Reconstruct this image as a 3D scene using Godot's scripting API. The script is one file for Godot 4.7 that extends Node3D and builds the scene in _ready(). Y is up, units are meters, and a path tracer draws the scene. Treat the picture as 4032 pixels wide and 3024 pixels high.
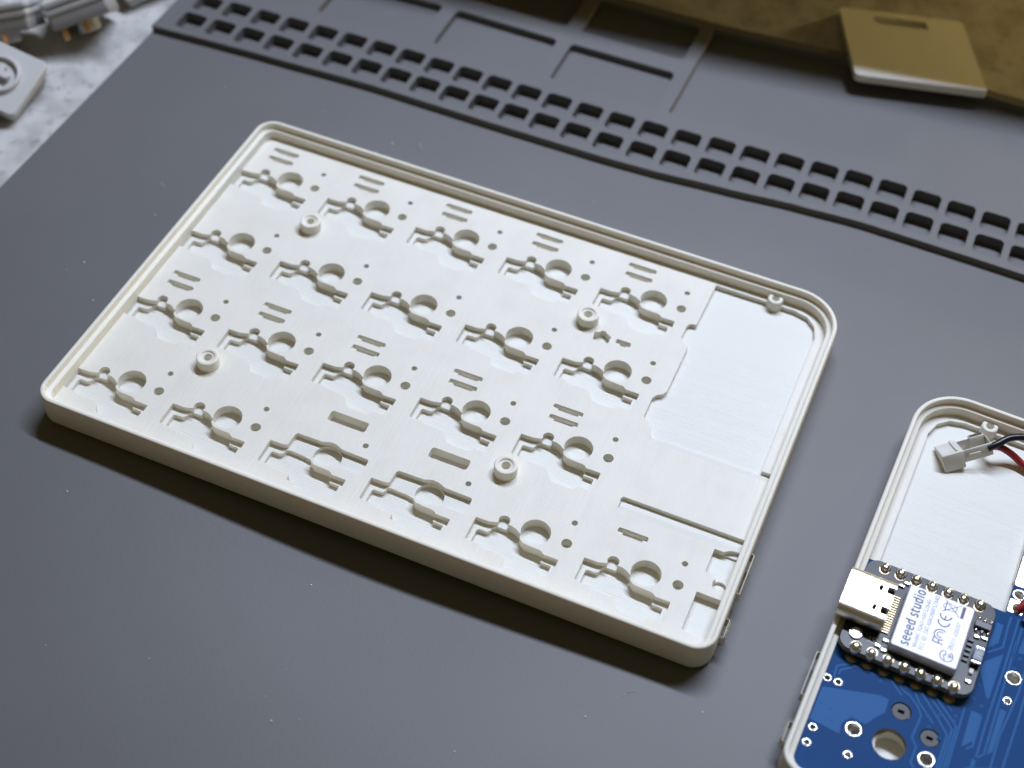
extends Node3D
# A close-up of an empty printed keyboard tray on a grey silicone work mat. All shapes are given in millimetres and
# scaled by U when a mesh is committed. Height h is measured from the tray's inner floor, which lies H0 above the table.
const U := 0.001
const H0 := 5.1
const MAT_TOP := 2.0      # millimetres above the table

var used := {}
var M := {}
var rng := RandomNumberGenerator.new()


class Geo:
	var v := PackedVector3Array()
	var n := PackedVector3Array()
	var t := PackedVector2Array()

	func uv_of(p: Vector3, nn: Vector3) -> Vector2:
		if absf(nn.y) > 0.6:
			return Vector2(p.x, p.z) * 0.05
		if absf(nn.x) > absf(nn.z):
			return Vector2(p.z, p.y) * 0.05
		return Vector2(p.x, p.y) * 0.05

	func tri(a: Vector3, b: Vector3, c: Vector3, na: Vector3, nb: Vector3, nc: Vector3) -> void:
		var g := (b - a).cross(c - a)
		if g.length_squared() < 1e-14:
			return
		var s := na + nb + nc
		if g.dot(s) > 0.0:   # front faces run clockwise
			var q := b; b = c; c = q
			q = nb; nb = nc; nc = q
		v.append_array(PackedVector3Array([a, b, c]))
		n.append_array(PackedVector3Array([na, nb, nc]))
		for p in [a, b, c]:
			t.append(uv_of(p, s.normalized()))

	func flat(a: Vector3, b: Vector3, c: Vector3, towards: Vector3) -> void:
		var g := (b - a).cross(c - a).normalized()
		if g.dot(towards) < 0.0:
			g = -g
		tri(a, b, c, g, g, g)

	func quad(a: Vector3, b: Vector3, c: Vector3, d: Vector3, towards: Vector3) -> void:
		flat(a, b, c, towards)
		flat(a, c, d, towards)

	func move(x: Transform3D) -> Geo:
		for i in v.size():
			v[i] = x * v[i]
			n[i] = (x.basis * n[i]).normalized()
		return self

	func join(o: Geo) -> Geo:
		v.append_array(o.v); n.append_array(o.n); t.append_array(o.t)
		return self

	func mesh() -> ArrayMesh:
		var st := SurfaceTool.new()
		st.begin(Mesh.PRIMITIVE_TRIANGLES)
		for i in v.size():
			st.set_normal(n[i]); st.set_uv(t[i]); st.add_vertex(v[i] * U)
		st.generate_tangents()
		return st.commit()


# ---------------------------------------------------------------- naming and tagging
func numbered(called: String) -> String:
	var k: int = used.get(called, 0)
	used[called] = k + 1
	return called if k == 0 else "%s_%03d" % [called, k]


func tag(o: Node3D, label: String, category := "", group := "", kind := "") -> Node3D:
	o.set_meta("label", label)
	if category: o.set_meta("category", category)
	if group: o.set_meta("group", group)
	if kind: o.set_meta("kind", kind)
	return o


func thing(called: String, label: String, category: String, at: Vector3, group := "") -> Node3D:
	var o := Node3D.new()
	o.name = numbered(called)
	add_child(o)
	o.position = at * U
	tag(o, label, category, group)
	return o


func part(called: String, g: Geo, mat: Material, parent: Node3D, label := "", kind := "") -> MeshInstance3D:
	var o := MeshInstance3D.new()
	o.name = called
	o.mesh = g.mesh()
	o.material_override = mat
	o.cast_shadow = GeometryInstance3D.SHADOW_CASTING_SETTING_ON
	parent.add_child(o, true)
	if label: o.set_meta("label", label)
	if kind: o.set_meta("kind", kind)
	return o


# ---------------------------------------------------------------- shapes
func rrect(x0: float, z0: float, x1: float, z1: float, r: Array, seg := 8) -> PackedVector2Array:
	# radii in the order (x0,z0), (x1,z0), (x1,z1), (x0,z1)
	var out := PackedVector2Array()
	var cs := [Vector2(x0 + r[0], z0 + r[0]), Vector2(x1 - r[1], z0 + r[1]), Vector2(x1 - r[2], z1 - r[2]), Vector2(x0 + r[3], z1 - r[3])]
	for k in 4:
		var a0 := PI + k * PI / 2.0
		var s := seg if r[k] > 0.01 else 0
		for i in s + 1:
			var a := a0 + (PI / 2.0) * (float(i) / s if s > 0 else 0.0)
			out.append(cs[k] + Vector2(cos(a), sin(a)) * r[k])
	return out


func circle(c: Vector2, r: float, seg := 32) -> PackedVector2Array:
	var out := PackedVector2Array()
	for i in seg:
		out.append(c + Vector2(cos(TAU * i / seg), sin(TAU * i / seg)) * r)
	return out


func pts(a: Array, off := Vector2.ZERO) -> PackedVector2Array:
	var out := PackedVector2Array()
	for i in range(0, a.size(), 2):
		out.append(Vector2(a[i], a[i + 1]) + off)
	return out


func shifted(p: PackedVector2Array, off: Vector2) -> PackedVector2Array:
	var out := PackedVector2Array()
	for q in p: out.append(q + off)
	return out


func area(p: PackedVector2Array) -> float:
	var s := 0.0
	for i in p.size():
		s += p[i].cross(p[(i + 1) % p.size()])
	return s


# walls from rings (inset, height) round a polygon in the x-z plane, optional caps on the first and last ring
func extrude(g: Geo, poly: PackedVector2Array, rings: Array, cap0 := true, cap1 := true, sharp := 0.75) -> Geo:
	var n := poly.size()
	var ccw := area(poly) > 0.0
	var en := PackedVector2Array()
	for i in n:
		var d := (poly[(i + 1) % n] - poly[i]).normalized()
		en.append(Vector2(d.y, -d.x) if ccw else Vector2(-d.y, d.x))
	var miter := PackedVector2Array()
	for i in n:
		var a := en[(i + n - 1) % n]
		var b := en[i]
		var m := (a + b)
		miter.append(m / maxf(0.25, m.length_squared() * 0.5) if m.length_squared() > 1e-6 else b)
	var at := func(i: int, k: int) -> Vector3:
		var p: Vector2 = poly[i] - miter[i] * rings[k].x
		return Vector3(p.x, rings[k].y, p.y)
	# profile normals
	var m := rings.size() - 1
	var pn := []
	for k in m:
		var d: Vector2 = rings[k + 1] - rings[k]
		pn.append(Vector2(d.y, d.x).normalized())
	for k in m:
		var lo: Vector2 = pn[k]
		var hi: Vector2 = pn[k]
		if k > 0 and pn[k - 1].dot(pn[k]) > 0.5: lo = (pn[k - 1] + pn[k]).normalized()
		if k < m - 1 and pn[k + 1].dot(pn[k]) > 0.5: hi = (pn[k + 1] + pn[k]).normalized()
		for i in n:
			var j := (i + 1) % n
			var e0 := en[i]
			var e1 := en[i]
			var ep := en[(i + n - 1) % n]
			var ex := en[j]
			if ep.dot(en[i]) > sharp: e0 = (ep + en[i]).normalized()
			if ex.dot(en[i]) > sharp: e1 = (ex + en[i]).normalized()
			var n0l := Vector3(e0.x * lo.x, lo.y, e0.y * lo.x)
			var n1l := Vector3(e1.x * lo.x, lo.y, e1.y * lo.x)
			var n0h := Vector3(e0.x * hi.x, hi.y, e0.y * hi.x)
			var n1h := Vector3(e1.x * hi.x, hi.y, e1.y * hi.x)
			var a: Vector3 = at.call(i, k)
			var b: Vector3 = at.call(j, k)
			var c: Vector3 = at.call(j, k + 1)
			var d: Vector3 = at.call(i, k + 1)
			g.tri(a, b, c, n0l, n1l, n1h)
			g.tri(a, c, d, n0l, n1h, n0h)
	for cap in [[cap0, 0, Vector3.DOWN], [cap1, m, Vector3.UP]]:
		if cap[0]:
			var ring := PackedVector2Array()
			for i in n:
				var p: Vector3 = at.call(i, cap[1])
				ring.append(Vector2(p.x, p.z))
			var ix := Geometry2D.triangulate_polygon(ring)
			for i in range(0, ix.size(), 3):
				var a: Vector3 = at.call(ix[i], cap[1])
				var b: Vector3 = at.call(ix[i + 1], cap[1])
				var c: Vector3 = at.call(ix[i + 2], cap[1])
				g.tri(a, b, c, cap[2], cap[2], cap[2])
	return g


# a block with a bevelled top (and bottom) edge
func block(poly: PackedVector2Array, h0: float, h1: float, bev := 0.1, bottom := true) -> Geo:
	var rings := []
	if bottom and bev > 0.0:
		rings += [Vector2(bev, h0), Vector2(0, h0 + bev)]
	else:
		rings += [Vector2(0, h0)]
	if bev > 0.0:
		rings += [Vector2(0, h1 - bev), Vector2(bev * 0.3, h1 - bev * 0.3), Vector2(bev, h1)]
	else:
		rings += [Vector2(0, h1)]
	return extrude(Geo.new(), poly, rings)


func lathe(g: Geo, c: Vector3, prof: Array, seg := 32) -> Geo:
	var m := prof.size() - 1
	var pn := []
	for k in m:
		var d: Vector2 = prof[k + 1] - prof[k]
		pn.append(Vector2(d.y, -d.x).normalized() if d.length() > 0 else Vector2(1, 0))
	for k in m:
		var lo: Vector2 = pn[k]
		var hi: Vector2 = pn[k]
		if k > 0 and pn[k - 1].dot(pn[k]) > 0.6: lo = (pn[k - 1] + pn[k]).normalized()
		if k < m - 1 and pn[k + 1].dot(pn[k]) > 0.6: hi = (pn[k + 1] + pn[k]).normalized()
		for i in seg:
			var a0 := TAU * i / seg
			var a1 := TAU * (i + 1) / seg
			var d0 := Vector3(cos(a0), 0, sin(a0))
			var d1 := Vector3(cos(a1), 0, sin(a1))
			var a: Vector3 = c + d0 * prof[k].x + Vector3.UP * prof[k].y
			var b: Vector3 = c + d1 * prof[k].x + Vector3.UP * prof[k].y
			var e: Vector3 = c + d1 * prof[k + 1].x + Vector3.UP * prof[k + 1].y
			var f: Vector3 = c + d0 * prof[k + 1].x + Vector3.UP * prof[k + 1].y
			g.tri(a, b, e, d0 * lo.x + Vector3.UP * lo.y, d1 * lo.x + Vector3.UP * lo.y, d1 * hi.x + Vector3.UP * hi.y)
			g.tri(a, e, f, d0 * lo.x + Vector3.UP * lo.y, d1 * hi.x + Vector3.UP * hi.y, d0 * hi.x + Vector3.UP * hi.y)
	return g


func tube(g: Geo, path: Array, r: float, seg := 10, steps := 6) -> Geo:
	var p := PackedVector3Array()
	for i in path.size() - 1:
		var a: Vector3 = path[maxi(i - 1, 0)]
		var b: Vector3 = path[i]
		var c: Vector3 = path[i + 1]
		var d: Vector3 = path[mini(i + 2, path.size() - 1)]
		for k in steps:
			p.append(b.cubic_interpolate(c, a, d, float(k) / steps))
	p.append(path[-1])
	var side := Vector3.UP
	var prev := []
	for i in p.size():
		var d := (p[mini(i + 1, p.size() - 1)] - p[maxi(i - 1, 0)]).normalized()
		var s := d.cross(side)
		if s.length() < 0.05: s = d.cross(Vector3.RIGHT)
		s = s.normalized()
		var q := s.cross(d).normalized()
		side = q
		var ring := []
		for k in seg:
			var w := s * cos(TAU * k / seg) + q * sin(TAU * k / seg)
			ring.append([p[i] + w * r, w])
		if prev.size() > 0:
			for k in seg:
				var k2 := (k + 1) % seg
				g.tri(prev[k][0], prev[k2][0], ring[k2][0], prev[k][1], prev[k2][1], ring[k2][1])
				g.tri(prev[k][0], ring[k2][0], ring[k][0], prev[k][1], ring[k2][1], ring[k][1])
		for k in seg:
			if i == 0 or i == p.size() - 1:
				var o := -d if i == 0 else d
				g.tri(p[i], ring[k][0], ring[(k + 1) % seg][0], o, o, o)
		prev = ring
	return g


# a raised ribbon that follows a polyline on a flat board
func ribbon(g: Geo, line: PackedVector2Array, w: float, h0: float, h1: float) -> Geo:
	var n := line.size()
	var l := PackedVector2Array()
	var rr := PackedVector2Array()
	for i in n:
		var a := (line[i] - line[maxi(i - 1, 0)]).normalized()
		var b := (line[mini(i + 1, n - 1)] - line[i]).normalized()
		if i == 0: a = b
		if i == n - 1: b = a
		var s := Vector2(-(a.y + b.y), a.x + b.x).normalized()
		var k := 1.0 / maxf(0.5, s.dot(Vector2(-b.y, b.x)))
		l.append(line[i] + s * w * 0.5 * k)
		rr.append(line[i] - s * w * 0.5 * k)
	rr.reverse()
	l.append_array(rr)
	var bev := minf(w * 0.25, (h1 - h0) * 0.9)
	return extrude(g, l, [Vector2(0, h0), Vector2(bev * 0.3, h1 - bev * 0.3), Vector2(bev, h1)], false, true)


func arc(c: Vector2, r: float, a0: float, a1: float, seg := 16) -> PackedVector2Array:
	var out := PackedVector2Array()
	for i in seg + 1:
		var a := deg_to_rad(lerpf(a0, a1, float(i) / seg))
		out.append(c + Vector2(cos(a), sin(a)) * r)
	return out


# ---------------------------------------------------------------- booleans (in millimetres, baked to triangles)
func csg_poly(poly: PackedVector2Array, h0: float, h1: float) -> CSGPolygon3D:
	var p := CSGPolygon3D.new()
	p.polygon = poly
	p.depth = h1 - h0
	p.basis = Basis(Vector3(1, 0, 0), Vector3(0, 0, 1), Vector3(0, -1, 0))
	p.position = Vector3(0, h0, 0)
	return p


func csg_side(prof: PackedVector2Array, x0: float, x1: float) -> CSGPolygon3D:   # profile in (z, height), extruded along x
	var p := CSGPolygon3D.new()
	p.polygon = prof
	p.depth = x1 - x0
	p.basis = Basis(Vector3(0, 0, 1), Vector3(0, 1, 0), Vector3(-1, 0, 0))
	p.position = Vector3(x0, 0, 0)
	return p


func carve(body: PackedVector2Array, h0: float, h1: float, cuts: Array) -> PackedVector3Array:
	var root := CSGCombiner3D.new()
	add_child(root)
	root.add_child(csg_poly(body, h0, h1))
	for c in cuts:
		c.operation = CSGShape3D.OPERATION_SUBTRACTION
		root.add_child(c)
	await get_tree().process_frame
	await get_tree().process_frame
	var m := root.bake_static_mesh()
	var out := PackedVector3Array()
	for s in m.get_surface_count():
		var a := m.surface_get_arrays(s)
		var vv: PackedVector3Array = a[Mesh.ARRAY_VERTEX]
		if a[Mesh.ARRAY_INDEX] != null and a[Mesh.ARRAY_INDEX].size() > 0:
			for i in a[Mesh.ARRAY_INDEX]: out.append(vv[i])
		else:
			out.append_array(vv)
	remove_child(root)
	root.free()
	return out


# splits baked triangles by a test on (normal, height) and mirrors them if asked
func sorted_geo(tris: PackedVector3Array, pick: Callable, mirror := false) -> Geo:
	var g := Geo.new()
	for i in range(0, tris.size(), 3):
		var a := tris[i]
		var b := tris[i + 1]
		var c := tris[i + 2]
		var nn := -(b - a).cross(c - a)      # baked faces run clockwise
		if nn.length_squared() < 1e-12: continue
		nn = nn.normalized()
		if not pick.call(nn, (a.y + b.y + c.y) / 3.0): continue
		if mirror:
			a.x = -a.x; b.x = -b.x; c.x = -c.x; nn.x = -nn.x
		g.tri(a, b, c, nn, nn, nn)
	return g


# ---------------------------------------------------------------- materials
func lin(r: float, g: float, b: float) -> Color:
	return Color(r, g, b).linear_to_srgb()


func std(c: Color, rough: float, metal := 0.0, spec := 0.5) -> StandardMaterial3D:
	var m := StandardMaterial3D.new()
	m.albedo_color = c
	m.roughness = rough
	m.metallic = metal
	m.metallic_specular = spec
	return m


# beads of printed plastic side by side: a normal map of lines along the second axis
func bead_image(size: int, lines: int, seed_: int, wob: float) -> Image:
	var r := RandomNumberGenerator.new()
	r.seed = seed_
	var fl := FastNoiseLite.new()
	fl.seed = seed_
	fl.frequency = 0.011
	fl.noise_type = FastNoiseLite.TYPE_SIMPLEX_SMOOTH
	var amp := PackedFloat32Array()
	for i in lines: amp.append(r.randf_range(0.55, 1.0))
	var data := PackedByteArray()
	data.resize(size * size)
	var grain := PackedFloat32Array()
	for i in 4096: grain.append(r.randf_range(-0.08, 0.08))
	var k := 0
	for y in size:
		for x in size:
			var f := float(x) * lines / size
			var li := int(f) % lines
			var q := 2.0 * (f - floorf(f)) - 1.0
			var w := 0.5
			if (x & 3) == 0:
				w = 0.5 + 0.5 * fl.get_noise_2d(li * 37.0, y * 1.0)
				grain[0] = w
			else:
				w = grain[0]
			var h := (1.0 - q * q * q * q) * amp[li] * (1.0 - wob + wob * w) + grain[1 + ((x * 7 + y * 131) % 4095)]
			data[k] = clampi(int(h * 150.0) + 50, 0, 255)
			k += 1
	return Image.create_from_data(size, size, false, Image.FORMAT_L8, data)


func normal_from(img: Image, strength: float) -> ImageTexture:
	var i := img.duplicate() as Image
	i.convert(Image.FORMAT_RGBA8)
	i.bump_map_to_normal_map(strength)
	i.generate_mipmaps()
	return ImageTexture.create_from_image(i)


func noise_tex(size: int, freq: float, oct: int, seed_: int, ramp: Gradient = null, bump := 0.0) -> NoiseTexture2D:
	var f := FastNoiseLite.new()
	f.noise_type = FastNoiseLite.TYPE_SIMPLEX_SMOOTH
	f.frequency = freq
	f.fractal_octaves = oct
	f.seed = seed_
	var t := NoiseTexture2D.new()
	t.width = size
	t.height = size
	t.seamless = true
	t.noise = f
	if ramp: t.color_ramp = ramp
	if bump > 0.0:
		t.as_normal_map = true
		t.bump_strength = bump
	return t


func ramp(stops: Array) -> Gradient:
	var g := Gradient.new()
	var o := PackedFloat32Array()
	var c := PackedColorArray()
	for s in stops:
		o.append(s[0]); c.append(s[1])
	g.offsets = o
	g.colors = c
	return g


func world_map(m: StandardMaterial3D, per_m: float) -> void:
	m.uv1_triplanar = true
	m.uv1_world_triplanar = true
	m.uv1_scale = Vector3(per_m, per_m, per_m)


func make_materials() -> void:
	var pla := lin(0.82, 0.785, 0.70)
	var along := bead_image(1024, 144, 11, 0.75)
	var across := bead_image(1024, 128, 23, 0.6)
	across.rotate_90(CLOCKWISE)
	var tone := noise_tex(512, 0.012, 4, 5, ramp([[0.0, Color(0.972, 0.970, 0.962)], [0.5, Color(0.99, 0.99, 0.988)], [1.0, Color(1, 1, 1)]]))
	M.floor = std(pla, 0.5)
	M.floor.normal_enabled = true
	M.floor.normal_texture = normal_from(along, 2.2)
	M.floor.normal_scale = 0.55
	M.floor.albedo_texture = tone
	M.floor.uv1_scale = Vector3(0.33, 0.33, 0.33)
	M.pocket_shaded = std(lin(0.77, 0.755, 0.69), 0.45)  # same plastic, darkened in colour for the weaker light in the recesses
	M.pocket_shaded.normal_enabled = true
	M.pocket_shaded.normal_texture = normal_from(across, 2.2)
	M.pocket_shaded.normal_scale = 0.6
	M.pocket_shaded.uv1_scale = Vector3(0.33, 0.33, 0.33)
	M.wall = std(lin(0.82, 0.785, 0.69), 0.55)
	M.wall.normal_enabled = true
	M.wall.normal_texture = M.pocket_shaded.normal_texture
	M.wall.normal_scale = 0.25
	M.wall.uv1_scale = Vector3(0.4, 0.4, 0.4)
	for k in ["floor", "pocket_shaded", "wall"]:
		M[k].subsurf_scatter_enabled = true
		M[k].subsurf_scatter_strength = 0.03
	M.silicone = std(lin(0.135, 0.134, 0.136), 0.52, 0.0, 0.5)
	M.silicone.normal_enabled = true
	M.silicone.normal_texture = noise_tex(512, 0.30, 2, 8, null, 1.2)
	M.silicone.normal_scale = 0.05
	M.silicone.albedo_texture = noise_tex(512, 0.008, 4, 9, ramp([[0.0, Color(0.97, 0.97, 0.975)], [1.0, Color(1, 1, 1)]]))
	world_map(M.silicone, 9.0)
	M.marble = std(Color(1, 1, 1), 0.35)
	M.marble.albedo_texture = noise_tex(1024, 0.010, 6, 31, ramp([[0.0, lin(0.36, 0.355, 0.35)], [0.36, lin(0.47, 0.465, 0.45)], [0.55, lin(0.55, 0.545, 0.53)], [1.0, lin(0.62, 0.61, 0.59)]]))
	M.marble.detail_enabled = true
	M.marble.detail_blend_mode = BaseMaterial3D.BLEND_MODE_MUL
	M.marble.detail_albedo = noise_tex(512, 0.06, 3, 77, ramp([[0.0, Color(0.80, 0.80, 0.81)], [0.35, Color(1, 1, 1)], [1.0, Color(1, 1, 1)]]))
	world_map(M.marble, 9.0)
	M.solder_mask = std(lin(0.008, 0.060, 0.20), 0.42, 0.0, 0.15)
	M.solder_mask.normal_enabled = true
	M.solder_mask.normal_texture = noise_tex(512, 0.03, 4, 12, null, 2.0)
	M.solder_mask.normal_scale = 0.06
	world_map(M.solder_mask, 40.0)
	M.trace = M.solder_mask.duplicate()
	M.trace.albedo_color = lin(0.035, 0.13, 0.34)
	M.board_edge = std(lin(0.20, 0.17, 0.10), 0.6)
	M.black_board = std(lin(0.010, 0.011, 0.014), 0.33, 0.0, 0.4)
	M.black_board.normal_enabled = true
	M.black_board.normal_texture = M.solder_mask.normal_texture
	M.black_board.normal_scale = 0.06
	world_map(M.black_board, 60.0)
	M.steel = std(lin(0.80, 0.77, 0.72), 0.30, 1.0)
	M.steel.normal_enabled = true
	M.steel.normal_texture = noise_tex(256, 0.12, 3, 14, null, 4.0)
	M.steel.normal_scale = 0.25
	world_map(M.steel, 160.0)
	M.can = std(lin(0.60, 0.60, 0.66), 0.55, 0.55)
	M.solder = std(lin(0.80, 0.79, 0.77), 0.22, 1.0)
	M.solder.normal_enabled = true
	M.solder.normal_texture = noise_tex(256, 0.05, 3, 15, null, 5.0)
	M.solder.normal_scale = 0.35
	world_map(M.solder, 400.0)
	M.gold = std(lin(0.62, 0.50, 0.32), 0.4, 1.0)
	M.copper = std(lin(0.85, 0.50, 0.25), 0.35, 1.0)
	M.ink = std(lin(0.13, 0.135, 0.17), 0.6)
	M.silk = std(lin(0.55, 0.52, 0.45), 0.6)
	M.dark = std(lin(0.008, 0.008, 0.008), 0.5)
	M.socket = std(lin(0.035, 0.035, 0.038), 0.5)
	M.ic = std(lin(0.09, 0.09, 0.11), 0.4)
	M.cap = std(lin(0.06, 0.10, 0.19), 0.35)
	M.nylon = std(lin(0.70, 0.68, 0.62), 0.45)
	M.wire_black = std(lin(0.008, 0.008, 0.010), 0.32)
	M.wire_red = std(lin(0.30, 0.008, 0.010), 0.38)
	M.switch_body = std(lin(0.50, 0.50, 0.49), 0.45)
	M.switch_stem = std(lin(0.56, 0.55, 0.54), 0.4)
	M.switch_base = std(lin(0.30, 0.29, 0.29), 0.5)
	M.cover = std(lin(0.74, 0.73, 0.69), 0.5)
	M.lint = std(lin(0.62, 0.62, 0.62), 0.8)
	M.shade_caster = std(lin(0.35, 0.27, 0.17), 0.6)
	M.lamp_body = std(lin(0.6, 0.6, 0.6), 0.5)
	M.lamp_glow = std(Color(1, 1, 1), 0.5)
	M.lamp_glow.emission_enabled = true
	M.lamp_glow.emission = Color(0.93, 0.97, 1.0)
	M.lamp_glow.emission_energy_multiplier = 1.0


# ---------------------------------------------------------------- the keyboard trays
var outer := PackedVector2Array()
var base_tris := PackedVector3Array()

func socket_cut() -> PackedVector2Array:
	return pts([-10.05, 1.25, -8, 1.2, -7.55, 1.15, -7.1, 1.0, -6.45, 0.8, -6.3, 0.45, -4.75, 0.45, -3.9, 0.5, -3.1, 0.75, -2.5, 1.15, -1.9, 1.45, -2.05, 1.95, -1.75, 2.4, -1.1, 2.8, -0.1, 2.9, 1.9, 2.95, 2.3, 3.1, 2.75, 3.45, 5.2, 3.45, 5.35, 3.6, 5.35, 7.3, 5.0, 7.65, 3.2, 7.65, 2.7, 7.8, 2.3, 8.4, 2.0, 8.55, -1.2, 8.5, -1.8, 8.3, -2.3, 7.7, -2.55, 7.2, -2.85, 6.8, -3.5, 6.45, -7.0, 6.35, -7.4, 6.1, -7.6, 5.9, -9.8, 5.9, -10.05, 5.6])


func socket_deep(wide: bool) -> PackedVector2Array:
	var head := [-9.2, 2.9, -9.0, 2.55, -7.55, 2.5, -7.25, 2.3, -7.05, 1.9]
	head += [-6.95, 1.35, -6.5, 1.15, -3.5, 1.25, -2.4, 1.5] if wide else [-6.95, 1.3, -6.5, 0.87, -4.65, 0.87, -4.6, 0.5, -3.9, 0.5, -3.1, 0.75, -2.5, 1.15]
	return pts(head + [-1.9, 1.45, -2.05, 1.95, -1.75, 2.4, -1.1, 2.8, -0.1, 2.9, 1.9, 2.95, 2.3, 3.1, 2.6, 3.4, 2.62, 4.3, 4.5, 4.4, 4.55, 7.6, 3.2, 7.65, 2.7, 7.8, 2.3, 8.4, 2.0, 8.55, -1.2, 8.5, -1.8, 8.3, -2.3, 7.7, -2.55, 7.2, -2.85, 6.8, -3.5, 6.45, -7.0, 6.35, -7.4, 6.1, -7.6, 5.9, -9.2, 5.9])


func slot(cuts: Array, o: Vector2, x0: float, z0: float, x1: float, z1: float) -> void:
	cuts.append(csg_poly(shifted(rrect(x0, z0, x1, z1, [0.35, 0.35, 0.35, 0.35], 4), o), -0.35, 1.0))
	cuts.append(csg_poly(shifted(rrect(x0 + 0.05, z0 + 0.05, x1 - 0.05, z1 - 0.6, [0.3, 0.3, 0.1, 0.1], 3), o), -1.25, 1.0))
	cuts.append(csg_poly(pts([x0 + 0.95, z0 + 0.3, x1 - 0.8, z0 + 0.3, x1 - 0.8, z1 - 0.02, x0 + 0.95, z1 - 0.02], o), -1.5, 1.0))


func bake_base() -> void:
	outer = rrect(-59.4, -40.15, 61.7, 40.15, [3.6, 8.5, 3.6, 3.6], 12)
	var body := rrect(-58.2, -38.95, 60.5, 38.95, [2.4, 7.3, 2.4, 2.4], 10)
	var cuts := []
	for row in 4:
		for col in (6 if row == 3 else 5):
			var o := Vector2((col - 2.5) * 19.0 - 0.12, (row - 1.5) * 19.0 - 0.15)
			var wide := row == 3 and (col == 2 or col == 3)
			cuts.append(csg_poly(shifted(socket_cut(), o), -1.1, 1.0))
			cuts.append(csg_poly(shifted(socket_deep(wide), o), -2.0, 1.0))
			cuts.append(csg_poly(circle(o, 2.48, 40), -2.02, 1.0))
			cuts.append(csg_poly(circle(o + Vector2(5.1, -4.3), 0.52, 16), -1.9, 1.0))
			if wide:
				cuts.append(csg_poly(shifted(pts([-6.95, 0.9, -6.8, -1.5, -6.5, -1.95, -1.9, -2.05, -1.3, -2.3, -0.5, -2.55, 0.5, -2.5, 1.3, -2.2, 1.9, -1.95, 6.7, -1.85, 7.0, -1.5, 6.95, 1.5, 6.7, 1.75, 2.0, 1.75, 0, 1.0, -1.9, 1.45, -3.1, 1.3, -6.9, 1.3]), o), -1.1, 1.0))
				cuts.append(csg_poly(shifted(rrect(-3.55, -8.85, 3.6, -6.65, [0.5, 0.5, 0.5, 0.5], 4), o), -2.0, 1.0))
				cuts.append(csg_poly(pts([-3.7, 6.2, -2.4, 6.2, -2.4, 7.6, -3.7, 7.4], o), -2.0, 1.0))
			else:
				cuts.append(csg_poly(circle(o + Vector2(-5.55, 0.0), 0.97, 24), -1.1, 1.0))
				cuts.append(csg_poly(circle(o + Vector2(5.37, -0.05), 0.9, 20), -1.95, 1.0))
			if row == 0 or row == 2:
				slot(cuts, o, -7.4, -7.4, -1.9, -6.2)
				slot(cuts, o, -7.2, -4.95, -1.9, -3.7)
			elif row == 1 and col == 4:
				cuts.append(csg_poly(pts([-7.1, -6.9, -6.3, -7.25, -5.95, -7.8, -5.3, -7.9, -4.9, -7.45, -3.95, -7.05, -3.9, -5.3, -4.8, -5.2, -5.6, -5.55, -6.0, -5.15, -6.8, -5.15], o), -1.4, 1.0))
				slot(cuts, o, -2.8, -7.1, 0.0, -5.75)
			elif col == 5:
				slot(cuts, o, -7.05, -6.65, -1.85, -5.35)
	# battery bay with its ramp, cable groove, switch recesses
	cuts.append(csg_poly(pts([37.75, -37.25, 53.0, -37.25, 55.6, -36.6, 57.4, -34.9, 58.3, -32.2, 58.3, 1.3, 59.9, 1.3, 59.9, 1.5, 38.6, 1.5, 38.3, 0.2, 37.5, -0.75, 36.5, -1.1, 36.1, -1.9, 36.05, -6.4, 36.6, -7.3, 37.5, -7.9, 37.9, -8.8, 37.9, -20.3, 36.6, -21.1, 36.05, -22.0, 36.1, -25.3, 36.6, -25.9, 37.6, -26.1]), -1.0, 1.0))
	cuts.append(csg_side(pts([1.0, -1.0, 1.6, -0.62, 2.9, -0.02, 2.9, 0.5, 1.0, 0.5]), 38.7, 59.95))
	cuts.append(csg_poly(rrect(38.6, 15.7, 60.2, 17.2, [0.6, 0.05, 0.05, 0.7], 5), -0.85, 1.0))
	cuts.append(csg_side(pts([17.0, -0.85, 18.6, -0.01, 18.6, 0.5, 17.0, 0.5]), 38.75, 60.2))
	cuts.append(csg_poly(rrect(55.9, 19.3, 60.2, 24.2, [0.1, 0.05, 0.05, 0.4], 3), -1.3, 1.0))
	cuts.append(csg_poly(circle(Vector2(60.0, 21.9), 3.6, 32), -0.9, 1.0))
	cuts.append(csg_poly(circle(Vector2(58.8, 25.6), 1.2, 20), -1.5, 1.0))
	cuts.append(csg_poly(rrect(55.85, 28.2, 60.2, 35.85, [0.1, 0.05, 0.05, 0.5], 4), -1.55, 1.0))
	base_tris = await carve(body, -3.0, 0.0, cuts)


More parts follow.
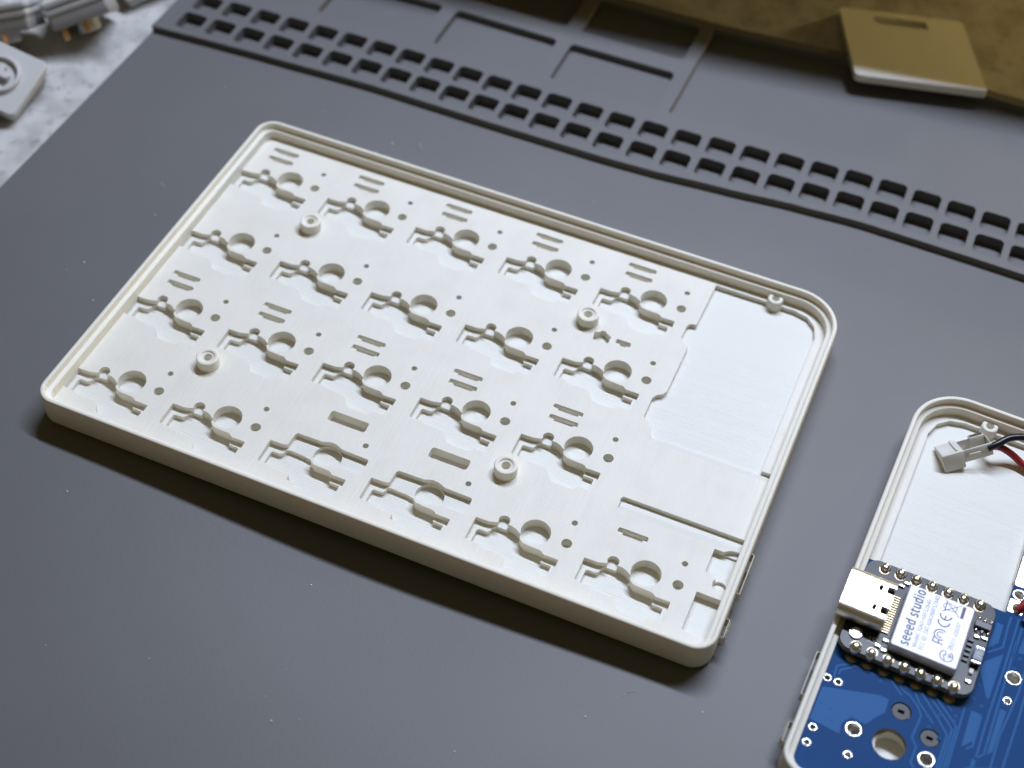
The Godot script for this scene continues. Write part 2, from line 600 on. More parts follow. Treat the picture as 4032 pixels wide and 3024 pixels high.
func keyboard_tray(root: Node3D, mirror: bool) -> void:
	var lift := Transform3D(Basis.IDENTITY, Vector3(0, 3.1, 0))
	var flip := func(g: Geo) -> Geo:
		if not mirror: return g
		var o := Geo.new()
		for i in range(0, g.v.size(), 3):
			var f := Vector3(-1, 1, 1)
			o.tri(g.v[i] * f, g.v[i + 1] * f, g.v[i + 2] * f, g.n[i] * f, g.n[i + 1] * f, g.n[i + 2] * f)
		return o
	var top := sorted_geo(base_tris, func(nn, h): return nn.y > 0.7 and h > -0.02, mirror)
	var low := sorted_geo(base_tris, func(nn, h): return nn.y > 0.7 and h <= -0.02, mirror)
	var rest := sorted_geo(base_tris, func(nn, _h): return nn.y <= 0.7, mirror)
	part("tray_floor", top.move(lift), M.floor, root)
	part("socket_recesses", low.move(lift), M.pocket_shaded, root)
	part("recess_walls", rest.move(lift), M.wall, root)
	var rim := extrude(Geo.new(), outer, [Vector2(1.2, -3.1), Vector2(0.45, -3.05), Vector2(0.12, -2.65), Vector2(0, -2.1), Vector2(0, 2.8), Vector2(0.06, 3.05), Vector2(0.2, 3.17), Vector2(0.34, 3.2), Vector2(0.66, 3.2), Vector2(0.77, 3.13), Vector2(0.8, 3.0), Vector2(0.8, 1.97), Vector2(0.84, 1.88), Vector2(1.6, 1.87), Vector2(1.68, 1.8), Vector2(1.7, 1.7), Vector2(1.7, -0.7)], false, false)
	part("rim_wall", flip.call(rim).move(lift), M.wall, root)
	var sx := -1.0 if mirror else 1.0
	for p in [Vector2(19.1, 19.2), Vector2(19.1, -18.6), Vector2(-37.7, -18.6), Vector2(-37.7, 19.3)]:
		if mirror: continue
		var g := lathe(Geo.new(), Vector3(p.x * sx, 3.1, p.y), [Vector2(2.02, -0.02), Vector2(2.0, 1.85), Vector2(1.95, 1.97), Vector2(1.83, 2.02), Vector2(1.3, 2.02), Vector2(1.24, 1.95), Vector2(1.2, 1.8), Vector2(0.8, 1.76), Vector2(0.74, 1.7), Vector2(0.72, 0.1), Vector2(0.01, 0.1)], 40)
		part("screw_post", g, M.wall, root)
	var cg := lathe(Geo.new(), Vector3(49.05 * sx, 3.1, -37.6), [Vector2(1.55, -1.02), Vector2(1.42, 0.9), Vector2(1.36, 1.1), Vector2(1.22, 1.18), Vector2(0.75, 1.18), Vector2(0.67, 1.1), Vector2(0.65, -0.6), Vector2(0.01, -0.6)], 32)
	part("corner_post", cg, M.wall, root)
	var rb := block(rrect(61.3, 18.25, 62.3, 26.4, [0.1, 0.15, 0.15, 0.1], 3), -1.4, 0.75, 0.15)
	part("power_button", flip.call(rb).move(lift), M.wall, root)
	var sb := block(rrect(61.3, 31.45, 62.35, 35.05, [0.1, 0.2, 0.2, 0.1], 3), -1.2, 0.8, 0.12)
	for k in 5:
		var z := 31.9 + k * 0.62
		sb.join(block(rrect(62.2, z, 62.62, z + 0.34, [0.02, 0.12, 0.12, 0.02], 2), -1.1, 0.7, 0.06))
	part("slide_switch", flip.call(sb).move(lift), M.wall, root)


# ---------------------------------------------------------------- the circuit board in the right-hand tray
func text_part(called: String, s: String, start: Vector3, length: float, height: float, bold: bool, mat: Material, parent: Node3D, turn := 0.0) -> void:
	# reads towards -z with its top towards -x, lying on a surface
	var f := SystemFont.new()
	f.font_names = PackedStringArray(["Droid Sans"])
	f.font_weight = 700 if bold else 400
	var t := TextMesh.new()
	t.text = s
	t.font = f
	t.font_size = 64
	t.pixel_size = 0.01
	t.depth = 0.02
	t.curve_step = 2.0
	t.horizontal_alignment = HORIZONTAL_ALIGNMENT_LEFT
	t.vertical_alignment = VERTICAL_ALIGNMENT_BOTTOM
	var box := t.get_aabb()
	var o := MeshInstance3D.new()
	o.name = called
	o.mesh = t
	o.material_override = mat
	parent.add_child(o, true)
	var b := Basis(Vector3(0, 0, -1), Vector3(-1, 0, 0), Vector3(0, 1, 0)).rotated(Vector3.UP, turn)
	var sc := Vector3(length / box.size.x, height / box.size.y, 1.0) * U
	sc.z = 0.001
	var bs := Basis(b.x * sc.x, b.y * sc.y, b.z * sc.z)
	o.transform = Transform3D(bs, start * U - bs * Vector3(box.position.x, box.position.y, 0))


func mark(g: Geo, line: PackedVector2Array, w: float, h: float) -> void:
	ribbon(g, line, w, h - 0.01, h + 0.018)


func blob(c: Vector3, r: Vector3, tilt := 0.0) -> Geo:
	var g := Geo.new()
	var prof := []
	for i in 9:
		var a := -PI / 2.0 + PI * i / 8.0
		prof.append(Vector2(maxf(cos(a), 0.0), sin(a)))
	lathe(g, Vector3.ZERO, prof, 18)
	var b := Basis(Vector3.RIGHT, tilt) * Basis.from_scale(r)
	var nb := b.inverse().transposed()
	for i in g.v.size():
		g.v[i] = b * g.v[i] + c
		g.n[i] = (nb * g.n[i]).normalized()
	return g


func circuit_board(at: Vector3, turn: float) -> void:
	var r := thing("circuit_board", "glossy blue circuit board with soldered black module, lying inside the right-hand white tray", "circuit board", at)
	r.rotation.y = turn
	var T := 1.1
	var ol := pts([-60.1, -1.5, -37.75, -1.5, -37.75, -30, 40, -30, 40, 38, -60.1, 38])
	var key := Vector2(-47.9, 28.6)
	var holes := []
	holes.append(csg_poly(circle(key, 2.5, 48), -1, 3))
	for p in [Vector2(-47.8, 22.65), Vector2(-42.8, 25.0), Vector2(-28.8, 3.65), Vector2(-23.8, 6.0)]:
		holes.append(csg_poly(circle(p, 1.52, 32), -1, 3))
	var rings := [Vector2(-53.35, 28.7), Vector2(-42.35, 28.6), Vector2(-33.95, 9.5)]
	for p in rings: holes.append(csg_poly(circle(p, 0.98, 28), -1, 3))
	holes.append(csg_poly(circle(Vector2(-36.55, -5.65), 0.72, 24), -1, 3))
	var small := [Vector2(-58.85, 31.1), Vector2(-58.95, 33.8), Vector2(-59.45, 22.2), Vector2(-57.75, 22.2), Vector2(-52.9, 33.0), Vector2(-33.85, 13.75)]
	for p in small: holes.append(csg_poly(circle(p, 0.5, 20), -1, 3))
	var tris: PackedVector3Array = await carve(ol, 0.05, T, holes)
	part("board", sorted_geo(tris, func(nn, _h): return nn.y > 0.7), M.solder_mask, r)
	part("board_edge", sorted_geo(tris, func(nn, _h): return nn.y <= 0.7), M.board_edge, r)
	# copper under the mask
	var tr := Geo.new()
	var lines := [
		[-56.9, 18.3, -58.75, 19.6, -58.62, 21.7], [-55.2, 17.6, -58.05, 20.1, -58.05, 20.9],
		[-50.98, 17.9, -49.16, 19.57, -48.5, 20.1], [-49.83, 17.9, -48.54, 19.2, -47.47, 19.5, -45.86, 20.75, -44.95, 22.0, -45.2, 26.2, -44.25, 27.3, -44.33, 30.0, -43.5, 31.0],
		[-46.9, 18.5, -45.76, 20.1, -43.0, 22.5], [-45.9, 18.3, -42.43, 21.5, -40.65, 23.4, -40.7, 38], [-45.0, 18.0, -41.45, 21.0, -40.2, 22.2, -40.2, 38],
		[-44.1, 17.8, -40.71, 20.6, -39.75, 21.5, -39.7, 38], [-39.4, 17.6, -39.2, 38], [-43.0, 17.5, -41.0, 19.2],
		[-36.76, -1.1, -36.82, 0.8, -36.69, 5.0, -38.69, 7.0], [-35.58, -1.2, -35.63, 7.9, -35.9, 18.0, -35.9, 38], [-34.74, -0.9, -34.9, 6.2],
		[-35.0, 3.0, -34.95, 24.0, -36.2, 25.6, -36.3, 38], [-32.6, -1.0, -32.7, 12.0, -33.6, 20.0, -33.6, 38], [-31.6, -1.0, -31.7, 16.0, -32.4, 38], [-37.6, 24.4, -36.8, 23.5, -36.8, 18.0], [-37.0, 27.5, -33.0, 25.6, -31, 25.5]]
	for l in lines:
		ribbon(tr, pts(l), 0.34, T - 0.01, T + 0.035)
	part("trace", tr, M.trace, r, "", "stuff")
	var pour := Geo.new()
	for l in [[-38.6, 0.95, -37.5, 0.95, -37.5, 4.5, -38.7, 6.1, -38.9, 6.0], [-36.3, 6.1, -36.45, 14.6, -36.8, 14.9, -38.9, 10.5, -38.7, 8.7], [-33.9, -0.5, -33.0, -0.5, -33.0, 4.6, -34.2, 4.9, -34.4, 4.5],
			[-59.7, 24.0, -51.4, 21.5, -50.0, 21.6, -49.9, 24.0, -51.0, 25.5, -52.0, 27.2, -54.2, 27.0, -55.2, 28.6, -55.0, 30.4, -59.8, 30.0], [-38.4, 17.8, -36.9, 17.8, -36.9, 22.6, -38.3, 24.4], [-34.6, 15.6, -33.6, 15.6, -33.9, 23.0, -34.6, 24.0]]:
		pour.join(block(pts(l), T - 0.01, T + 0.03, 0.03, false))
	part("copper_pour", pour, M.trace, r, "", "stuff")
	var vias := Geo.new()
	for p in [Vector2(-44.0, 21.75), Vector2(-42.5, 20.75), Vector2(-40.25, 19.8), Vector2(-40.3, 20.7), Vector2(-37.0, 9.9), Vector2(-38.35, 13.1), Vector2(-38.55, 15.7), Vector2(-37.15, 16.4), Vector2(-33.8, 5.75), Vector2(-34.3, 7.8), Vector2(-34.3, 16.2),
			Vector2(-58.9, 26.7), Vector2(-56.7, 28.8), Vector2(-57.4, 27.0), Vector2(-38.3, 5.4), Vector2(-43.4, 23.4), Vector2(-41.6, 24.4), Vector2(-53.6, 18.6), Vector2(-52.0, 19.2), Vector2(-46.2, 17.9), Vector2(-47.4, 18.2)]:
		lathe(vias, Vector3(p.x, T, p.y), [Vector2(0.3, -0.01), Vector2(0.22, 0.05), Vector2(0.12, 0.05), Vector2(0.09, -0.005)], 12)
	part("via", vias, M.trace, r, "", "stuff")
	for p in rings:
		var g := lathe(Geo.new(), Vector3(p.x, T, p.y), [Vector2(1.28, 0.0), Vector2(1.2, 0.05), Vector2(1.0, 0.05), Vector2(0.94, -0.02), Vector2(0.94, -1.0)], 28)
		part("plated_ring", g, M.solder, r)
	for p in small:
		var g := lathe(Geo.new(), Vector3(p.x, T, p.y), [Vector2(0.72, 0.0), Vector2(0.68, 0.04), Vector2(0.5, 0.04), Vector2(0.46, -0.02), Vector2(0.46, -1.0)], 20)
		part("plated_hole", g, M.solder, r)
	part("plated_hole", lathe(Geo.new(), Vector3(-36.55, T, -5.65), [Vector2(1.1, 0.0), Vector2(1.05, 0.05), Vector2(0.75, 0.05), Vector2(0.68, -0.02), Vector2(0.68, -1.0)], 24), M.solder, r)
	for p in [Vector2(-47.8, 22.65), Vector2(-42.8, 25.0)]:
		var sk: PackedVector3Array = await carve(circle(p, 1.34, 32), -1.0, T - 0.15, [csg_poly(pts([-0.5, -0.3, 0.5, -0.3, 0.5, 0.3, -0.5, 0.3], p), 0.1, 3)])
		var so := part("switch_socket", sorted_geo(sk, func(_n, _h): return true), M.socket, r)
		part("contact_leaf", block(pts([-0.3, -0.12, 0.3, -0.12, 0.3, 0.12, -0.3, 0.12], p), 0.05, 0.35, 0.03), M.copper, so)
	# bare silvery pads by the battery bay
	part("bare_pad", block(rrect(-37.7, -4.5, -35.3, -1.9, [0.2, 0.2, 0.2, 0.2], 3), T - 0.01, T + 0.05, 0.04), M.solder, r)
	part("bare_pad", block(rrect(-37.7, -15.0, -34.0, -7.2, [0.2, 0.2, 0.2, 0.2], 3), T - 0.01, T + 0.05, 0.04), M.solder, r)
	part("solder_joint", blob(Vector3(-36.4, T + 0.15, -3.0), Vector3(0.7, 0.45, 0.8)), M.solder, r)
	part("lead_wire", tube(Geo.new(), [Vector3(-36.3, 1.5, -2.5), Vector3(-35.7, 1.9, -3.4), Vector3(-34.9, 2.4, -5.2), Vector3(-33.2, 2.6, -8.5)], 0.62), M.wire_red, r, "red insulated lead soldered to a bare pad")
	part("lead_wire", tube(Geo.new(), [Vector3(-35.0, 1.5, -0.7), Vector3(-33.6, 1.9, -1.5), Vector3(-31.5, 2.3, -4.0)], 0.62), M.wire_black, r, "black insulated lead")

	# the small module soldered on top
	var B := 3.0
	part("module_board", block(rrect(-60.0, -0.5, -39.2, 17.2, [2.0, 2.0, 2.0, 2.0], 8), B - 1.0, B, 0.06), M.black_board, r, "black module board with rounded corners")
	part("module_edge", extrude(Geo.new(), rrect(-60.03, -0.53, -39.17, 17.23, [2.0, 2.0, 2.0, 2.0], 8), [Vector2(0, B - 0.92), Vector2(0, B - 0.1)], false, false), M.board_edge, r)
	for k in 7:
		var u := -57.2 + 2.54 * k
		for s in [0, 1]:
			var v := 0.75 if s == 0 else 16.35
			var dir := -1.0 if s == 0 else 1.0
			part("pad_ring", block(circle(Vector2(u, v - dir * 0.15), 0.86, 20), B - 0.005, B + 0.03, 0.02, false), M.gold, r)
			var jr := rng.randf_range(0.92, 1.1)
			var g := blob(Vector3(u + rng.randf_range(-0.1, 0.1), B + 0.02, v + dir * 0.28), Vector3(0.84 * jr, 0.8 * jr, 1.05), dir * 0.35)
			g.join(blob(Vector3(u, B - 0.55, v + dir * 0.72), Vector3(0.6, 0.75, 0.32)))
			part("solder_joint", g, M.solder, r)
			if s == 1:
				part("board_pad", block(circle(Vector2(u, 17.25), 0.92, 20), T - 0.01, T + 0.06, 0.03, false), M.gold, r)
	# metal can with its print
	var can := part("metal_shield", block(rrect(-52.85, 2.9, -42.45, 14.85, [0.5, 0.5, 0.5, 0.5], 5), B - 0.02, 5.0, 0.22), M.can, r, "pale grey metal shield printed with text and symbols")
	var ch := 5.0
	text_part("lettering", "seeed studio", Vector3(-50.12, ch, 14.05), 10.7, 1.75, true, M.ink, can)
	text_part("lettering", "Model: XIAO-nRF52840", Vector3(-49.02, ch, 13.75), 9.2, 0.72, false, M.ink, can)
	text_part("lettering", "FCC ID: Z4T-XIAONRF52840", Vector3(-48.0, ch, 13.7), 10.4, 0.72, false, M.ink, can)
	text_part("lettering", "211-220207", Vector3(-43.9, ch, 10.75), 4.2, 0.62, false, M.ink, can)
	var w := Geo.new()
	# FC: letter F with nested arcs (x to the right of the print is -z, up is -x)
	mark(w, PackedVector2Array([Vector2(-45.5, 11.4), Vector2(-47.1, 11.4), Vector2(-47.1, 10.5)]), 0.2, ch)
	mark(w, PackedVector2Array([Vector2(-46.25, 11.4), Vector2(-46.25, 10.9)]), 0.2, ch)
	mark(w, arc(Vector2(-46.25, 9.85), 0.95, -50, -310, 20), 0.2, ch)
	mark(w, arc(Vector2(-46.25, 9.85), 0.5, -50, -310, 16), 0.18, ch)
	part("symbol", w, M.ink, can)
	w = Geo.new()
	mark(w, arc(Vector2(-46.35, 7.35), 0.88, 0 - 5, 185, 18), 0.24, ch)
	mark(w, arc(Vector2(-46.35, 6.1), 0.88, 0 - 5, 185, 18), 0.24, ch)
	mark(w, PackedVector2Array([Vector2(-46.35, 6.9), Vector2(-46.35, 6.2)]), 0.22, ch)
	part("symbol", w, M.ink, can)
	w = Geo.new()   # crossed-out bin with a bar beneath
	mark(w, PackedVector2Array([Vector2(-46.75, 5.1), Vector2(-45.15, 4.85), Vector2(-45.15, 4.0), Vector2(-46.75, 3.75)]), 0.12, ch)
	mark(w, PackedVector2Array([Vector2(-46.8, 5.4), Vector2(-46.8, 3.45)]), 0.16, ch)
	mark(w, arc(Vector2(-46.8, 4.4), 0.42, 100, 260, 8), 0.12, ch)
	mark(w, PackedVector2Array([Vector2(-47.15, 5.6), Vector2(-44.5, 3.3)]), 0.13, ch)
	mark(w, PackedVector2Array([Vector2(-47.15, 3.3), Vector2(-44.5, 5.6)]), 0.13, ch)
	mark(w, PackedVector2Array([Vector2(-44.1, 5.65), Vector2(-44.1, 3.35)]), 0.5, ch)
	part("symbol", w, M.ink, can)
	w = Geo.new()   # boxed letter before the number and the round mark
	mark(w, PackedVector2Array([Vector2(-44.62, 11.7), Vector2(-44.62, 10.95), Vector2(-43.9, 10.95), Vector2(-43.9, 11.7), Vector2(-44.62, 11.7)]), 0.11, ch)
	mark(w, PackedVector2Array([Vector2(-44.45, 11.5), Vector2(-44.45, 11.15), Vector2(-44.05, 11.15)]), 0.1, ch)
	mark(w, PackedVector2Array([Vector2(-44.25, 11.5), Vector2(-44.1, 11.3)]), 0.1, ch)
	part("symbol", w, M.ink, can)
	w = Geo.new()
	mark(w, arc(Vector2(-44.5, 13.05), 0.98, -60, 235, 28), 0.17, ch)
	mark(w, PackedVector2Array([Vector2(-44.9, 12.2), Vector2(-44.6, 12.9), Vector2(-44.95, 13.1), Vector2(-44.6, 13.9)]), 0.16, ch)
	mark(w, PackedVector2Array([Vector2(-44.2, 12.5), Vector2(-44.2, 13.3)]), 0.16, ch)
	mark(w, PackedVector2Array([Vector2(-43.95, 12.5), Vector2(-43.95, 13.3)]), 0.16, ch)
	mark(w, PackedVector2Array([Vector2(-43.9, 12.9), Vector2(-43.55, 12.9)]), 0.15, ch)
	part("symbol", w, M.ink, can)
	# usb socket: a rounded metal shell along x with punched openings
	var prof := PackedVector2Array()
	for q in rrect(4.15, B + 0.05, 13.05, 6.2, [1.45, 1.45, 1.45, 1.45], 8): prof.append(q)
	var root := CSGCombiner3D.new()
	add_child(root)
	root.add_child(csg_side(prof, -61.85, -54.55))
	var cutters := [csg_poly(rrect(-57.05, 6.1, -56.5, 7.15, [0.2, 0.2, 0.2, 0.2], 3), 5.7, 8), csg_poly(rrect(-57.05, 9.9, -56.5, 10.95, [0.2, 0.2, 0.2, 0.2], 3), 5.7, 8),
		csg_poly(rrect(-55.75, 5.9, -54.4, 7.2, [0.15, 0.1, 0.1, 0.15], 3), 4.6, 8), csg_poly(rrect(-55.75, 9.8, -54.4, 11.1, [0.15, 0.1, 0.1, 0.15], 3), 4.6, 8), csg_side(rrect(4.5, B + 0.4, 12.7, 5.85, [1.1, 1.1, 1.1, 1.1], 6), -63, -55.9 - 0.4)]
	for c in cutters:
		c.operation = CSGShape3D.OPERATION_SUBTRACTION
		root.add_child(c)
	await get_tree().process_frame
	await get_tree().process_frame
	var bm := root.bake_static_mesh()
	var ut := PackedVector3Array()
	for s in bm.get_surface_count():
		var a := bm.surface_get_arrays(s)
		if a[Mesh.ARRAY_INDEX] != null and a[Mesh.ARRAY_INDEX].size() > 0:
			for i in a[Mesh.ARRAY_INDEX]: ut.append(a[Mesh.ARRAY_VERTEX][i])
		else: ut.append_array(a[Mesh.ARRAY_VERTEX])
	remove_child(root)
	root.free()
	var usb := part("usb_socket", sorted_geo(ut, func(_n, _h): return true), M.steel, r, "bright metal connector shell at the edge of the tray")
	part("tongue", block(rrect(-61.2, 5.5, -56.0, 11.7, [0.3, 0.3, 0.3, 0.3], 3), 4.3, 4.95, 0.05), M.dark, usb)
	for zz in [6.55, 10.45]:  # near-black blocks standing in for the shade inside the two notches
		part("opening_shade", block(rrect(-55.72, zz - 0.63, -54.7, zz + 0.63, [0.1, 0.1, 0.1, 0.1], 3), 4.4, 5.1, 0.05), M.dark, usb)
	var pins := Geo.new()
	for k in 16:
		pins.join(block(pts([-54.6, 5.0 + k * 0.46, -53.4, 5.0 + k * 0.46, -53.4, 5.24 + k * 0.46, -54.6, 5.24 + k * 0.46]), B, B + 0.28, 0.05))
	part("contact_pin", pins, M.gold, usb, "", "stuff")
	# small parts right of the can
	var capb := part("capacitor", block(rrect(-40.85, 8.9, -39.35, 11.2, [0.1, 0.1, 0.1, 0.1], 3), B + 0.1, 4.35, 0.08), M.cap, r, "blue grey capacitor with pale lettering")
	text_part("lettering", "FB", Vector3(-39.65, 4.35, 10.6), 0.95, 0.8, true, M.silk, capb)
	for z in [8.55, 11.15]:
		part("capacitor_end", block(rrect(-40.8, z, -39.4, z + 0.45, [0.05, 0.05, 0.05, 0.05], 2), B, 4.15, 0.06), M.solder, r)
	part("chip", block(rrect(-41.85, 3.65, -39.4, 4.75, [0.05, 0.05, 0.05, 0.05], 2), B, 3.7, 0.06), M.ic, r)
	for k in 3:
		for z in [3.0, 5.2]:
			part("chip_leg", blob(Vector3(-41.4 + k * 0.93, B + 0.15, z), Vector3(0.3, 0.28, 0.42)), M.solder, r)
	part("tiny_resistor", block(rrect(-40.6, 12.3, -40.0, 13.2, [0.05, 0.05, 0.05, 0.05], 2), B, 3.4, 0.05), M.nylon, r)
	for k in 5:
		part("tiny_resistor", block(rrect(-42.1, 7.2 + k * 0.95, -41.2, 7.65 + k * 0.95, [0.05, 0.05, 0.05, 0.05], 2), B, 3.35, 0.05), M.ic, r)
	for q in [Vector2(-53.3, 1.9), Vector2(-53.9, 2.7), Vector2(-53.4, 13.4), Vector2(-54.3, 14.8), Vector2(-53.2, 15.2), Vector2(-40.3, 14.6), Vector2(-39.9, 6.2), Vector2(-41.0, 6.4)]:
		part("tiny_resistor", block(rrect(q.x - 0.45, q.y - 0.24, q.x + 0.45, q.y + 0.24, [0.05, 0.05, 0.05, 0.05], 2), B, 3.35, 0.06), M.solder, r)
	var rs := part("reset_switch", lathe(Geo.new(), Vector3(-57.9, B, 14.2), [Vector2(1.0, 0.0), Vector2(0.95, 0.35), Vector2(0.55, 0.38), Vector2(0.5, 0.55), Vector2(0.01, 0.58)], 24), M.steel, r)
	rs.set_meta("label", "tiny round push switch on the module")
	text_part("lettering", "RST", Vector3(-54.1, B, 13.6), 1.9, 1.0, false, M.silk, r, PI / 2.0)


# ---------------------------------------------------------------- loose key switches
func key_switch(b: Basis, at: Vector3, label: String) -> void:
	var r := thing("key_switch", label, "key switch", at, "loose key switches on the table")
	r.basis = b
	var sq := func(h: float, rad: float) -> PackedVector2Array: return rrect(-h, -h, h, h, [rad, rad, rad, rad], 5)
	part("top_housing", block(sq.call(7.3, 1.3), -1.5, 0.0, 0.35), M.switch_body, r)
	part("collar", lathe(Geo.new(), Vector3.ZERO, [Vector2(4.5, -0.05), Vector2(4.35, 0.9), Vector2(4.2, 1.05), Vector2(3.75, 1.05), Vector2(3.6, 0.9), Vector2(3.6, 0.02), Vector2(0.01, 0.02)], 36), M.switch_body, r)
	var x := block(rrect(-2.35, -0.75, 2.35, 0.75, [0.35, 0.35, 0.35, 0.35], 3), 0.0, 1.5, 0.2)
	x.join(block(rrect(-0.75, -2.35, 0.75, 2.35, [0.35, 0.35, 0.35, 0.35], 3), 0.0, 1.503, 0.2))
	part("stem", x, M.switch_stem, r)
	part("bottom_housing", block(sq.call(7.0, 1.0), -3.1, -1.75, 0.25), M.switch_body, r)
	part("lower_body", block(sq.call(6.6, 0.8), -6.0, -2.9, 0.2), M.switch_base, r)
	part("centre_post", lathe(Geo.new(), Vector3.ZERO, [Vector2(2.4, -5.8), Vector2(2.4, -8.0), Vector2(2.1, -8.4), Vector2(0.01, -8.4)], 28), M.switch_body, r)
	for p in [Vector2(-5.0, 2.2), Vector2(0.3, 4.6)]:
		part("contact_pin", block(pts([-0.6, -0.15, 0.6, -0.15, 0.6, 0.15, -0.6, 0.15], p), -8.6, -5.8, 0.08), M.copper, r)


# ---------------------------------------------------------------- the work mat
func back_row(x: float) -> float:   # far side of the back row of compartments
	var t := [[-110, -75.0], [-99.8, -75.7], [-82, -76.7], [-75, -77.1], [-47, -78.2], [-20, -77.95], [5, -78.0], [15, -78.4], [30, -79.7], [45, -81.2], [58, -82.0], [72, -81.7], [100, -81.0], [160, -79.0], [300, -75.0]]
	for i in range(1, t.size() - 2):
		if x <= t[i + 1][0] or i == t.size() - 3:
			var f: float = (x - t[i][0]) / (t[i + 1][0] - t[i][0])
			return lerpf(t[i][1], t[i + 1][1], smoothstep(0.0, 1.0, clampf(f, 0, 1)) * 0.5 + clampf(f, 0, 1) * 0.5)
	return -80.0


func dip(x: float, z: float) -> float:   # the soft sheet sags a little in front of the tray
	return -1.5 * exp(-pow((x - 6.0) / 38.0, 2) - pow((z - 46.0) / 24.0, 2))


func work_mat() -> void:
	var r := thing("work_mat", "grey silicone work mat with a strip of small parts compartments along its far side", "work mat", Vector3(0, MAT_TOP, 0))
	var xs := []
	var zs := []
	var x := -99.8
	while x < 120.0: xs.append(x); x += 4.0
	xs += [150.0, 260.0]
	zs.append(-1000.0)
	var z := -58.0
	while z < 120.0: zs.append(z); z += 4.0
	zs += [150.0, 300.0]
	var g := Geo.new()
	var at := func(px: float, pz: float) -> Vector3:
		if pz < -500.0: pz = back_row(px) + 13.8
		return Vector3(px, dip(px, pz), pz)
	var nr := func(px: float, pz: float) -> Vector3: return Vector3(-(dip(px + 0.5, pz) - dip(px - 0.5, pz)), 1.0, -(dip(px, pz + 0.5) - dip(px, pz - 0.5))).normalized()
	for i in xs.size() - 1:
		for k in zs.size() - 1:
			var a: Vector3 = at.call(xs[i], zs[k])
			var b: Vector3 = at.call(xs[i + 1], zs[k])
			var c: Vector3 = at.call(xs[i + 1], zs[k + 1])
			var d: Vector3 = at.call(xs[i], zs[k + 1])
			var na: Vector3 = nr.call(xs[i], zs[k])
			var nb: Vector3 = nr.call(xs[i + 1], zs[k])
			var nc: Vector3 = nr.call(xs[i + 1], zs[k + 1])
			var nd: Vector3 = nr.call(xs[i], zs[k + 1])
			g.tri(a, b, c, na, nb, nc)
			g.tri(a, c, d, na, nc, nd)
	var lo := Vector3(0, -1.99, 0)
	g.quad(Vector3(-99.8, 0, -62), Vector3(-99.8, 0, 300), Vector3(-99.8, 0, 300) + lo, Vector3(-99.8, 0, -62) + lo, Vector3.LEFT)
	part("base_sheet", g, M.silicone, r)
	# raised strip with two rows of compartments and larger trays behind
	var body := PackedVector2Array()
	x = -99.8
	while x <= 260.0:
		body.append(Vector2(x, back_row(x) + 14.45)); x += 4.0
	x = 260.0
	while x >= -99.8:
		body.append(Vector2(x, back_row(x) - 38.3)); x -= 6.0
	body.append(Vector2(-99.8, back_row(-99.8) - 38.3))
	var cuts := []
	for i in 30:
		var hx := -95.6 + 7.015 * i - 1.1 * exp(-pow((i - 12.3) / 4.5, 2))
		for row in 2:
			var hz := back_row(hx + 2.7) + (0.0 if row == 0 else 7.05)
			cuts.append(csg_poly(rrect(hx, hz, hx + 5.6, hz + 5.55, [1.1, 1.1, 1.1, 1.1], 5), -0.9, 5))
	var tray := func(x0: float, x1: float, o0: float, o1: float) -> void:
		var p := PackedVector2Array()
		var q := rrect(x0, o0, x1, o1, [1.2, 1.2, 1.2, 1.2], 5)
		for v in q: p.append(Vector2(v.x, v.y + back_row(clampf(v.x, x0 + 1.2, x1 - 1.2))))
		cuts.append(csg_poly(p, -0.1, 5))
	for xx in [[-98.0, -73.6], [-70.0, -45.5], [-42.0, -17.7], [-14.4, 9.6]]:
		tray.call(xx[0], xx[1], -17.6, -4.2)
		tray.call(xx[0], xx[1], -35.6, -22.6)
	var vt := PackedVector2Array()
	for k in 12: vt.append(Vector2(12.6 + k * 9.0, back_row(12.6 + k * 9.0) - 36.0))
	for k in 12: vt.append(Vector2(111.6 - k * 9.0, back_row(111.6 - k * 9.0) - 4.4))
	cuts.append(csg_poly(vt, -0.1, 5))
	var tris: PackedVector3Array = await carve(body, -1.95, 1.55, cuts)
	part("compartment_strip", sorted_geo(tris, func(nn, h): return not (nn.y < -0.7)), M.silicone, r)


func specks() -> void:
	var g := Geo.new()
	for i in 150:
		var p := Vector2(rng.randf_range(-90, 75), rng.randf_range(-55, 108))
		if p.x > -62 and p.x < 64 and p.y > -42 and p.y < 46: continue
		if p.x > 72 and p.y > -30: continue
		if rng.randf() < 0.55 and p.y < 40: continue
		var y := MAT_TOP + dip(p.x, p.y)
		if rng.randf() < 0.72:
			var s := rng.randf_range(0.06, 0.17)
			g.join(blob(Vector3(p.x, y + s * 0.4, p.y), Vector3(s * rng.randf_range(0.8, 1.8), s * 0.6, s)))
		else:
			var a := rng.randf() * TAU
			var l := rng.randf_range(0.5, 1.4)
			var d := Vector3(cos(a), 0, sin(a)) * l
			var c := Vector3(p.x, y + 0.05, p.y)
			tube(g, [c - d, c + Vector3(-d.z, 0.1, d.x) * 0.3, c + d], 0.032, 5, 4)
	var o := part("lint_specks", g, M.lint, self)
	tag(o, "tiny pale dust specks and fibres scattered over the grey mat", "lint", "", "stuff")


